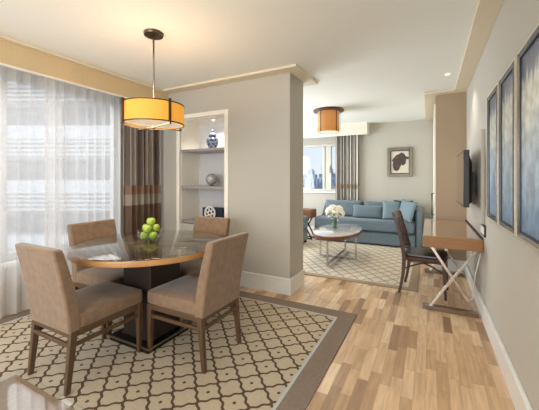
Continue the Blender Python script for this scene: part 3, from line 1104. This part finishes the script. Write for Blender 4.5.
def wall_art(y0, label):
    # local y from 0 to 0.47, x from 0 (wall) to -0.045, z 0..1.02
    t = thing('framed_painting', label, 'painting', (XR - 0.001, y0, 1.0), 0, 'three framed abstract paintings on the right wall')
    w, h, d, fw = 0.43, 1.02, 0.028, 0.042
    part('canvas', Bx(-0.014, -0.006, fw, w - fw, fw, h - fw), M_art, t)
    bm = bmesh.new()   # outer champagne box edge
    box(bm, -0.021, 0, 0, 0.012, 0, h); box(bm, -0.021, 0, w - 0.012, w, 0, h)
    box(bm, -0.021, 0, 0.012, w - 0.012, 0, 0.012); box(bm, -0.021, 0, 0.012, w - 0.012, h - 0.012, h)
    part('outer_edge', bm, M_frame_c, t)
    # bevelled silver moulding
    bm = bmesh.new()
    a, b = 0.012, fw - 0.008
    loop_o = [(-d + 0.006, a, a), (-d + 0.006, w - a, a), (-d + 0.006, w - a, h - a), (-d + 0.006, a, h - a)]
    loop_m = [(-d, a + 0.01, a + 0.01), (-d, w - a - 0.01, a + 0.01), (-d, w - a - 0.01, h - a - 0.01), (-d, a + 0.01, h - a - 0.01)]
    loop_i = [(-0.018, b, b), (-0.018, w - b, b), (-0.018, w - b, h - b), (-0.018, b, h - b)]
    loop_b = [(-0.004, a, a), (-0.004, w - a, a), (-0.004, w - a, h - a), (-0.004, a, h - a)]
    loft(bm, [loop_b, loop_o, loop_m, loop_i], cap=False)
    part('moulding', bm, M_frame_s, t)
    bm = bmesh.new()
    c = fw + 0.004
    for q in ((b, c, b, h - b), (w - c, w - b, b, h - b), (c, w - c, b, c), (c, w - c, h - c, h - b)):
        box(bm, -0.0205, -0.006, q[0], q[1], q[2], q[3])
    part('inner_edge', bm, M_frame_d, t)
    return t
wa = wall_art(2.685, 'framed blue abstract painting furthest along the right wall, nearest the television')
dup(wa, (XR - 0.001, 2.190, 1.0), 0, 'middle one of the three framed blue abstract paintings on the right wall')
dup(wa, (XR - 0.001, 1.695, 1.0), 0, 'nearest and largest-looking blue abstract painting, cut by the right picture edge')

# padded wall panel behind the television, outlet
o = part('wall_panel', Bx(-0.031, 0, 0, 1.1, 0, 0.88), M_wall, bevel=0.004, loc=(XR - 0.0005, 3.42, 0.91))
tag(o, 'slim pale upright panel fixed to the right wall behind the television', 'panel')
t = thing('wall_outlet', 'white socket in a dark surround on the right wall beside the desk end', 'outlet', (XR - 0.0005, 3.36, 0.795))
part('cover_plate', Bx(-0.012, 0, 0, 0.24, 0, 0.11), M_slot, t, bevel=0.004)
part('socket', Bx(-0.016, -0.011, 0.03, 0.21, 0.02, 0.09), M_plate, t, bevel=0.003)

# cord under the desk
o = part('power_cord', tube(bmesh.new(), [(0.440, 3.62, 0.60), (0.425, 3.64, 0.50), (0.405, 3.70, 0.36), (0.40, 3.78, 0.20), (0.395, 3.86, 0.06), (0.38, 3.95, 0.008), (0.36, 4.1, 0.007)], 0.006, 8), M_plate, smooth=True)
tag(o, 'white power cord hanging down the wall under the desk', 'cord')

# television
t = thing('television', 'flat black television on a wall arm above the desk', 'television', (0.282, 3.42, 1.06))
part('screen', Bx(-0.0015, 0.004, 0.018, 0.772, 0.018, 0.528), M_screen, t)
bm = bmesh.new()
box(bm, 0.0, 0.048, 0, 0.79, 0, 0.546)
part('housing', bm, M_tv, t, bevel=0.006)
bm = bmesh.new()
loft(bm, [[(0.047, 0.01, 0.03), (0.047, 0.78, 0.03), (0.047, 0.78, 0.50), (0.047, 0.01, 0.50)], [(0.072, 0.03, 0.05), (0.072, 0.75, 0.05), (0.072, 0.75, 0.42), (0.072, 0.03, 0.42)], [(0.085, 0.15, 0.08), (0.085, 0.62, 0.08), (0.085, 0.62, 0.36), (0.085, 0.15, 0.36)]])
part('back_cover', bm, M_tv, t, bevel=0.004)
bm = bmesh.new()
box(bm, 0.084, 0.10, 0.33, 0.43, 0.16, 0.30)
box(bm, 0.10, 0.129, 0.30, 0.46, 0.12, 0.34)
part('wall_mount', bm, M_tv, t)

# ------------------------------------------------------------------ desk and chair
DX0, DX1, DY0, DY1 = -0.067, 0.446, 3.49, 5.02
def desk():
    t = thing('writing_desk', 'oak writing desk with crossed chrome legs against the right wall', 'desk', (DX0, DY0, 0))
    w, L = DX1 - DX0, DY1 - DY0
    part('desktop', Bx(0, w, 0, L, 0.738, 0.755), M_desktop, t, bevel=0.002)
    part('apron', Bx(0.0, w, 0.0, L, 0.638, 0.7375), M_desk, t, bevel=0.003)
    part('back_rail', Bx(w - 0.010, w, 0.0, L, 0.7555, 0.772), M_dark, t, bevel=0.002)
    for y in (0.05, L - 0.09):
        for k, (a, b) in enumerate(((0.07, w - 0.05), (w - 0.06, 0.08))):
            yy = y + (0.012 if k else -0.008)
            bm = bmesh.new()
            dx = b - a
            # flat bar crossing from floor rail to apron
            loft(bm, [[(a - 0.015, yy - 0.008, 0.04), (a + 0.015, yy - 0.008, 0.04), (a + 0.015, yy + 0.008, 0.04), (a - 0.015, yy + 0.008, 0.04)],
                      [(b - 0.015, yy - 0.008, 0.638), (b + 0.015, yy - 0.008, 0.638), (b + 0.015, yy + 0.008, 0.638), (b - 0.015, yy + 0.008, 0.638)]])
            part('leg', bm, M_chrome, t, bevel=0.002)
        part('floor_rail', Bx(0.0, w - 0.035, y - 0.04, y + 0.04, 0.0, 0.04), M_rail, t, bevel=0.004)
    return t
desk()

def desk_chair():
    # facing +X ; origin centre of seat on the floor
    t = thing('desk_chair', 'dark wooden slat-back chair with black leather seat drawn up to the desk', 'chair', (-0.045, 4.06, 0.0), R(-5))
    W2, zs = 0.205, 0.40
    # seat frame and cushion
    def rr(hx, hy, z, cx=0.0, n=40, e=0.28):
        return [(cx + math.copysign(abs(math.cos(a)) ** e, math.cos(a)) * hx, math.copysign(abs(math.sin(a)) ** e, math.sin(a)) * hy, z) for a in [k * 2 * PI / n for k in range(n)]]
    part('seat_frame', loft(bmesh.new(), [rr(0.22, 0.215, zs - 0.01), rr(0.225, 0.22, zs), rr(0.225, 0.22, zs + 0.035), rr(0.215, 0.21, zs + 0.04)]), M_cwood, t, smooth='auto')
    part('seat', loft(bmesh.new(), [rr(0.215, 0.21, zs + 0.041), rr(0.222, 0.217, zs + 0.05), rr(0.218, 0.213, zs + 0.066), rr(0.17, 0.165, zs + 0.078), rr(0.06, 0.06, zs + 0.082)]), M_leather, t, smooth='auto')
    def post_x(z):
        if z < 0.42:
            return -0.205 - 0.055 * ((0.42 - z) / 0.42) ** 2
        return -0.205 - 0.125 * ((z - 0.42) / 0.52) ** 1.4
    zsamp = [0.0, 0.1, 0.2, 0.3, 0.42, 0.5, 0.6, 0.7, 0.8, 0.9]
    for s in (-1, 1):
        rings = []
        for z in zsamp + [0.925]:
            x = post_x(z)
            wd = 0.030 + 0.014 * math.exp(-((z - 0.45) / 0.2) ** 2)
            rings.append([(x + a * wd / 2, s * W2 + b * 0.012, z) for a, b in ((-1, -1), (1, -1), (1, 1), (-1, 1))])
        part('leg', loft(bmesh.new(), rings), M_cwood, t, bevel=0.004)
        part('leg', tapered(bmesh.new(), (0.215, s * 0.195, 0), (0.195, s * 0.195, zs), (0.024, 0.024), (0.036, 0.036)), M_cwood, t, bevel=0.003)
    # crest rail and lower back rail, bowed
    for z0, z1 in ((0.855, 0.935), (0.50, 0.53)):
        rings = []
        for k in range(13):
            y = -W2 + 2 * W2 * k / 12
            bow = -0.022 * math.cos((y / W2) * PI / 2)
            x0, x1 = post_x(z0), post_x(z1)
            rings.append([(x0 + bow - 0.011, y, z0), (x0 + bow + 0.011, y, z0), (x1 + bow + 0.011, y, z1), (x1 + bow - 0.011, y, z1)])
        part('crest_rail' if z1 > 0.8 else 'back_rail', loft(bmesh.new(), rings), M_cwood, t, bevel=0.003)
    for k in range(5):
        y = -0.13 + 0.065 * k
        bow = -0.022 * math.cos((y / W2) * PI / 2)
        rings = []
        for z in (0.525, 0.6, 0.7, 0.8, 0.86):
            x = post_x(z) + bow
            rings.append([(x + a * 0.005, y + b * 0.013, z) for a, b in ((-1, -1), (1, -1), (1, 1), (-1, 1))])
        part('back_slat', loft(bmesh.new(), rings), M_cwood, t)
    # crossed stretchers
    for s in (-1, 1):
        pts = []
        for k in range(9):
            u = k / 8
            pts.append((-0.205 + 0.41 * u, s * (-0.195 + 0.39 * u), 0.285 + 0.045 * math.sin(u * PI) + (0.006 if s > 0 else -0.006)))
        part('stretcher', tube(bmesh.new(), pts, 0.009, 8), M_cwood, t, smooth=True)
    return t
desk_chair()

# ------------------------------------------------------------------ living room
def sofa():
    t = thing('sofa', 'blue upholstered sofa with one arm against the far wall', 'sofa', (-1.2, 6.35, RZ))
    x0, x1, yb = -1.04, 0.965, 0.58
    part('base', Bx(x0, x1, 0.01, yb, 0.03, 0.265), M_sofa, t, bevel=0.02, seg=3)
    bm = bmesh.new()
    for x in (x0 + 0.08, x1 - 0.08):
        for y in (0.08, yb - 0.08):
            box(bm, x - 0.03, x + 0.03, y - 0.03, y + 0.03, 0, 0.035)
    for k, (x, y) in enumerate(((x0 + .08, .08), (x1 - .08, .08), (x0 + .08, yb - .08), (x1 - .08, yb - .08))):
        part('leg', Bx(x - 0.03, x + 0.03, y - 0.03, y + 0.03, 0, 0.032), M_black, t)
    bm.free()
    sc = part('seat_cushion', Bx(x0 - 0.005, x1 - 0.01, 0.0, yb - 0.14, 0.272, 0.51), M_sofa, t, bevel=0.045, seg=4)
    bm = bmesh.new()
    for z in (0.285,):
        tube(bm, [(x0, -0.004, z), (x1 - 0.01, -0.004, z)], 0.010, 6)
    part('piping', bm, M_sofa_d, sc)
    # back frame with sloping left end
    rings = []
    for z, y0, y1, xl in ((0.265, 0.445, 0.59, x0 + 0.00), (0.50, 0.45, 0.595, x0 + 0.02), (0.74, 0.46, 0.60, x0 + 0.08), (0.85, 0.465, 0.60, x0 + 0.13)):
        rings.append([(xl, y0, z), (x1 - 0.006, y0, z), (x1 - 0.006, y1, z), (xl, y1, z)])
    part('backrest', loft(bmesh.new(), rings), M_sofa, t, bevel=0.03, seg=3)
    for a, b in ((x0 + 0.13, -0.07), (-0.06, 0.93)):
        M = Matrix.Translation(((a + b) / 2, 0.375, 0.69)) @ Matrix.Rotation(R(-8), 4, 'X')
        part('back_cushion', pillow(bmesh.new(), b - a, 0.36, 0.14, M, p=8), M_sofa, t, smooth=True)
    # arm, top edge sloping and rounded towards the front
    rings = []
    for x in (x1 - 0.005, x1 + 0.095):
        r = [(x, -0.01, 0.03), (x, -0.02, 0.50), (x, 0.0, 0.66), (x, 0.05, 0.73), (x, 0.14, 0.76), (x, 0.50, 0.79), (x, 0.58, 0.80), (x, 0.58, 0.03)]
        rings.append(r)
    am = part('arm', loft(bmesh.new(), rings), M_sofa, t, bevel=0.02, seg=3)
    part('piping', tube(bmesh.new(), [(x1 + 0.0, -0.016, 0.05), (x1, -0.024, 0.50), (x1, -0.006, 0.655), (x1, 0.045, 0.73)], 0.008, 6), M_sofa_d, am)
    return t
sofa()
def put_pillow(w, h, th, loc, rx, rz, m, label, ry=0):
    M = Matrix.Rotation(R(rz), 4, 'Z') @ Matrix.Rotation(R(rx), 4, 'X') @ Matrix.Rotation(R(ry), 4, 'Y')
    o = part('throw_pillow', pillow(bmesh.new(), w, h, th, M), m, smooth=True, loc=loc)
    tag(o, label, 'pillow', 'throw pillows on the blue sofa')
ZP = 0.53
put_pillow(0.62, 0.27, 0.13, (-1.14, 6.565, ZP + 0.13), -14, 0, M_sofa, 'long low blue lumbar pillow in the middle of the sofa')
put_pillow(0.34, 0.38, 0.11, (-0.68, 6.50, ZP + 0.185), -14, 20, M_pil_l, 'pale blue square pillow right of the lumbar pillow', 4)
put_pillow(0.36, 0.38, 0.10, (-0.47, 6.62, ZP + 0.195), -8, 0, M_pil_d, 'dark teal pillow tucked behind the two pale pillows at right')
put_pillow(0.36, 0.40, 0.11, (-0.40, 6.45, ZP + 0.195), -14, -38, M_pil_l, 'pale blue pillow leaning against the sofa arm', 8)

# coffee table
t = thing('coffee_table', 'round-ended coffee table with glossy stone top and chrome cross legs', 'table', (-1.37, 5.06, RZ))
part('tabletop', Lt([(0.95, 0.46), (1.0, 0.462), (1.0, 0.475), (0.99, 0.477)], n=72, sx=0.37, sy=0.72, c=(-0.01, 0.06, 0)), M_marble, t, smooth='auto')
part('wood_rim', Lt([(0.96, 0.405), (0.985, 0.408), (0.985, 0.459), (0.96, 0.4595)], n=72, sx=0.37, sy=0.72, c=(-0.01, 0.06, 0)), M_twood, t, smooth='auto')
for x, y in ((-0.30, 0.0), (0.30, 0.0), (0.0, -0.58), (0.0, 0.52)):
    part('leg', Bx(x - 0.014, x + 0.014, y - 0.014, y + 0.014, 0, 0.405), M_chrome, t, bevel=0.002)
part('cross_bar', Bx(-0.288, 0.288, -0.014, 0.014, 0, 0.026), M_chrome, t)
part('cross_bar', Bx(-0.014, 0.014, -0.568, 0.508, 0.027, 0.052), M_chrome, t)

# vase with hydrangeas
vx, vy, vz = -1.42, 5.08, RZ + 0.4775
t = thing('flower_vase', 'clear glass vase of white hydrangeas on the coffee table', 'vase', (vx, vy, vz))
part('glass', Lt([(0.040, 0.0), (0.044, 0.004), (0.046, 0.08), (0.052, 0.16), (0.060, 0.21), (0.057, 0.21), (0.049, 0.16), (0.043, 0.08), (0.041, 0.008), (0.004, 0.007)], n=36), M_glass, t, smooth=True)
part('water', Lt([(0.002, 0.0085), (0.0395, 0.009), (0.0415, 0.08), (0.045, 0.13), (0.002, 0.131)], n=30), glass_mat('vase_water', (0.82, 0.9, 0.8), ior=1.33), t, smooth=True)
rnd = random.Random(5)
heads = [(-0.10, 0.0, 0.30, 0.070), (-0.03, -0.03, 0.34, 0.080), (0.06, 0.01, 0.33, 0.075), (0.11, -0.02, 0.275, 0.060), (0.0, 0.06, 0.32, 0.07), (0.03, -0.08, 0.28, 0.065), (-0.08, -0.06, 0.27, 0.06)]
for k, (a, b, z, r) in enumerate(heads):
    part('stem', tube(bmesh.new(), [(0.02 * math.cos(k * 2), 0.02 * math.sin(k * 2), 0.02), (a * 0.25, b * 0.25, 0.17), (a * 0.9, b * 0.9, z - r * 0.5)], 0.004, 6), M_leaf, t)
    bm = bmesh.new()
    bmesh.ops.create_icosphere(bm, subdivisions=2, radius=r * 0.85, matrix=Matrix.Translation((a, b, z)))
    for q in range(110):
        v = Vector((rnd.gauss(0, 1), rnd.gauss(0, 1), rnd.gauss(0, 1))).normalized()
        c = Vector((a, b, z)) + v * r * 0.93
        x = v.orthogonal().normalized()
        y = v.cross(x)
        an = rnd.uniform(0, PI)
        x, y = x * math.cos(an) + y * math.sin(an), y * math.cos(an) - x * math.sin(an)
        s = 0.014
        for f in range(4):
            aa = f * PI / 2
            d1, d2 = x * math.cos(aa) + y * math.sin(aa), x * math.cos(aa + PI / 2) + y * math.sin(aa + PI / 2)
            vs = [bm.verts.new(c), bm.verts.new(c + d1 * s * 0.9 + v * 0.003), bm.verts.new(c + (d1 + d2) * s * 0.8 + v * 0.006), bm.verts.new(c + d2 * s * 0.9 + v * 0.003)]
            bm.faces.new(vs)
    part('flower_head', bm, M_petal, t)
for k in range(9):
    a = k * 2 * PI / 9
    c, s = math.cos(a), math.sin(a)
    bm = bmesh.new()
    L = 0.14 + 0.03 * (k % 2)
    pr = [(0.0, 0.004, 0.0), (0.3, 0.03, 0.03), (0.6, 0.034, 0.03), (0.85, 0.018, 0.01), (1.0, 0.002, -0.015)]
    G = [[bm.verts.new(((0.04 + u * L) * c - q * w * s, (0.04 + u * L) * s + q * w * c, 0.25 + dz - abs(q) * -0.006)) for q in (-1, 0, 1)] for u, w, dz in pr]
    for g1, g2 in zip(G, G[1:]):
        for i in range(2):
            bm.faces.new((g1[i], g1[i + 1], g2[i + 1], g2[i]))
    lf = part('leaf', bm, M_leaf, t, smooth=True)
    md = lf.modifiers.new('solidify', 'SOLIDIFY')
    md.thickness = 0.0015

# side table at the partition's edge
t = thing('side_table', 'wooden side table with drawer box and crossed dark legs left of the sofa', 'table', (-2.46, 6.48, RZ))
part('drawer_box', Bx(-0.17, 0.17, -0.17, 0.17, 0.47, 0.66), M_side, t, bevel=0.006)
part('drawer_front', Bx(-0.15, 0.15, -0.178, -0.171, 0.49, 0.63), M_side, t, bevel=0.004)
for s in (-1, 1):
    for y in (-0.11, 0.11):
        part('leg', tapered(bmesh.new(), (s * 0.15, y, 0.025), (-s * 0.10, y + 0.012 * s, 0.47), (0.03, 0.02), (0.03, 0.02)), M_black, t)
part('foot_bar', Bx(-0.17, 0.17, -0.125, -0.095, 0, 0.025), M_black, t)
part('foot_bar', Bx(-0.17, 0.17, 0.095, 0.125, 0, 0.025), M_black, t)

# armchair peeking out behind the partition
t = thing('armchair', 'blue armchair mostly hidden behind the partition at the left of the living room', 'armchair', (-2.575, 5.72, RZ))
part('base', Bx(-0.36, 0.30, -0.30, 0.34, 0.06, 0.28), M_sofa, t, bevel=0.02)
part('seat_cushion', Bx(-0.22, 0.30, -0.20, 0.24, 0.285, 0.43), M_sofa, t, bevel=0.04, seg=3)
part('backrest', Bx(-0.42, -0.23, -0.30, 0.34, 0.285, 0.82), M_sofa, t, bevel=0.05, seg=3)
part('arm', Bx(-0.24, 0.30, 0.24, 0.36, 0.285, 0.56), M_sofa, t, bevel=0.04, seg=3)
part('arm', Bx(-0.24, 0.30, -0.32, -0.20, 0.285, 0.56), M_sofa, t, bevel=0.04, seg=3)
for a in (-0.32, 0.26):
    for b in (-0.26, 0.30):
        part('leg', Bx(a - 0.02, a + 0.02, b - 0.02, b + 0.02, 0, 0.06), M_black, t)

# picture on the far wall
t = thing('framed_picture', 'small silver-framed picture of a dark abstract shape on the far wall', 'picture', (-0.572, YF - 0.001, 1.395))
w, h = 0.50, 0.62
bm = bmesh.new()
a = 0.06
for q in ((-w / 2, -w / 2 + a, 0, h), (w / 2 - a, w / 2, 0, h), (-w / 2 + a, w / 2 - a, 0, a), (-w / 2 + a, w / 2 - a, h - a, h)):
    box(bm, q[0], q[1], -0.045, 0, q[2], q[3])
part('frame', bm, mat('pewter_frame', (112, 104, 88), 0.35, metal=0.4, vary=0.2), t, bevel=0.005)
bm = bmesh.new()
for q in ((-w / 2 + a, -w / 2 + a + 0.014, a, h - a), (w / 2 - a - 0.014, w / 2 - a, a, h - a), (-w / 2 + a + 0.014, w / 2 - a - 0.014, a, a + 0.014), (-w / 2 + a + 0.014, w / 2 - a - 0.014, h - a - 0.014, h - a)):
    box(bm, q[0], q[1], -0.034, -0.013, q[2], q[3])
part('inner_lip', bm, M_frame_d, t)
mt = part('mat_board', Bx(-w / 2 + a, w / 2 - a, -0.012, -0.004, a, h - a), M_matb, t)
bm = bmesh.new()
pts = [(x * 1.12, 0.31 + (z - 0.31) * 1.15) for x, z in [(-0.02, 0.46), (0.03, 0.49), (0.08, 0.46), (0.10, 0.42), (0.155, 0.40), (0.15, 0.36), (0.11, 0.36), (0.10, 0.28), (0.05, 0.24), (0.03, 0.27), (0.0, 0.21), (-0.02, 0.16), (-0.07, 0.14), (-0.11, 0.17), (-0.13, 0.25), (-0.12, 0.32), (-0.15, 0.34), (-0.11, 0.39), (-0.07, 0.44)]]
loft(bm, [[(x, -0.0125, z) for x, z in pts], [(x, -0.016, z) for x, z in pts]])
part('motif', bm, M_motif, mt)
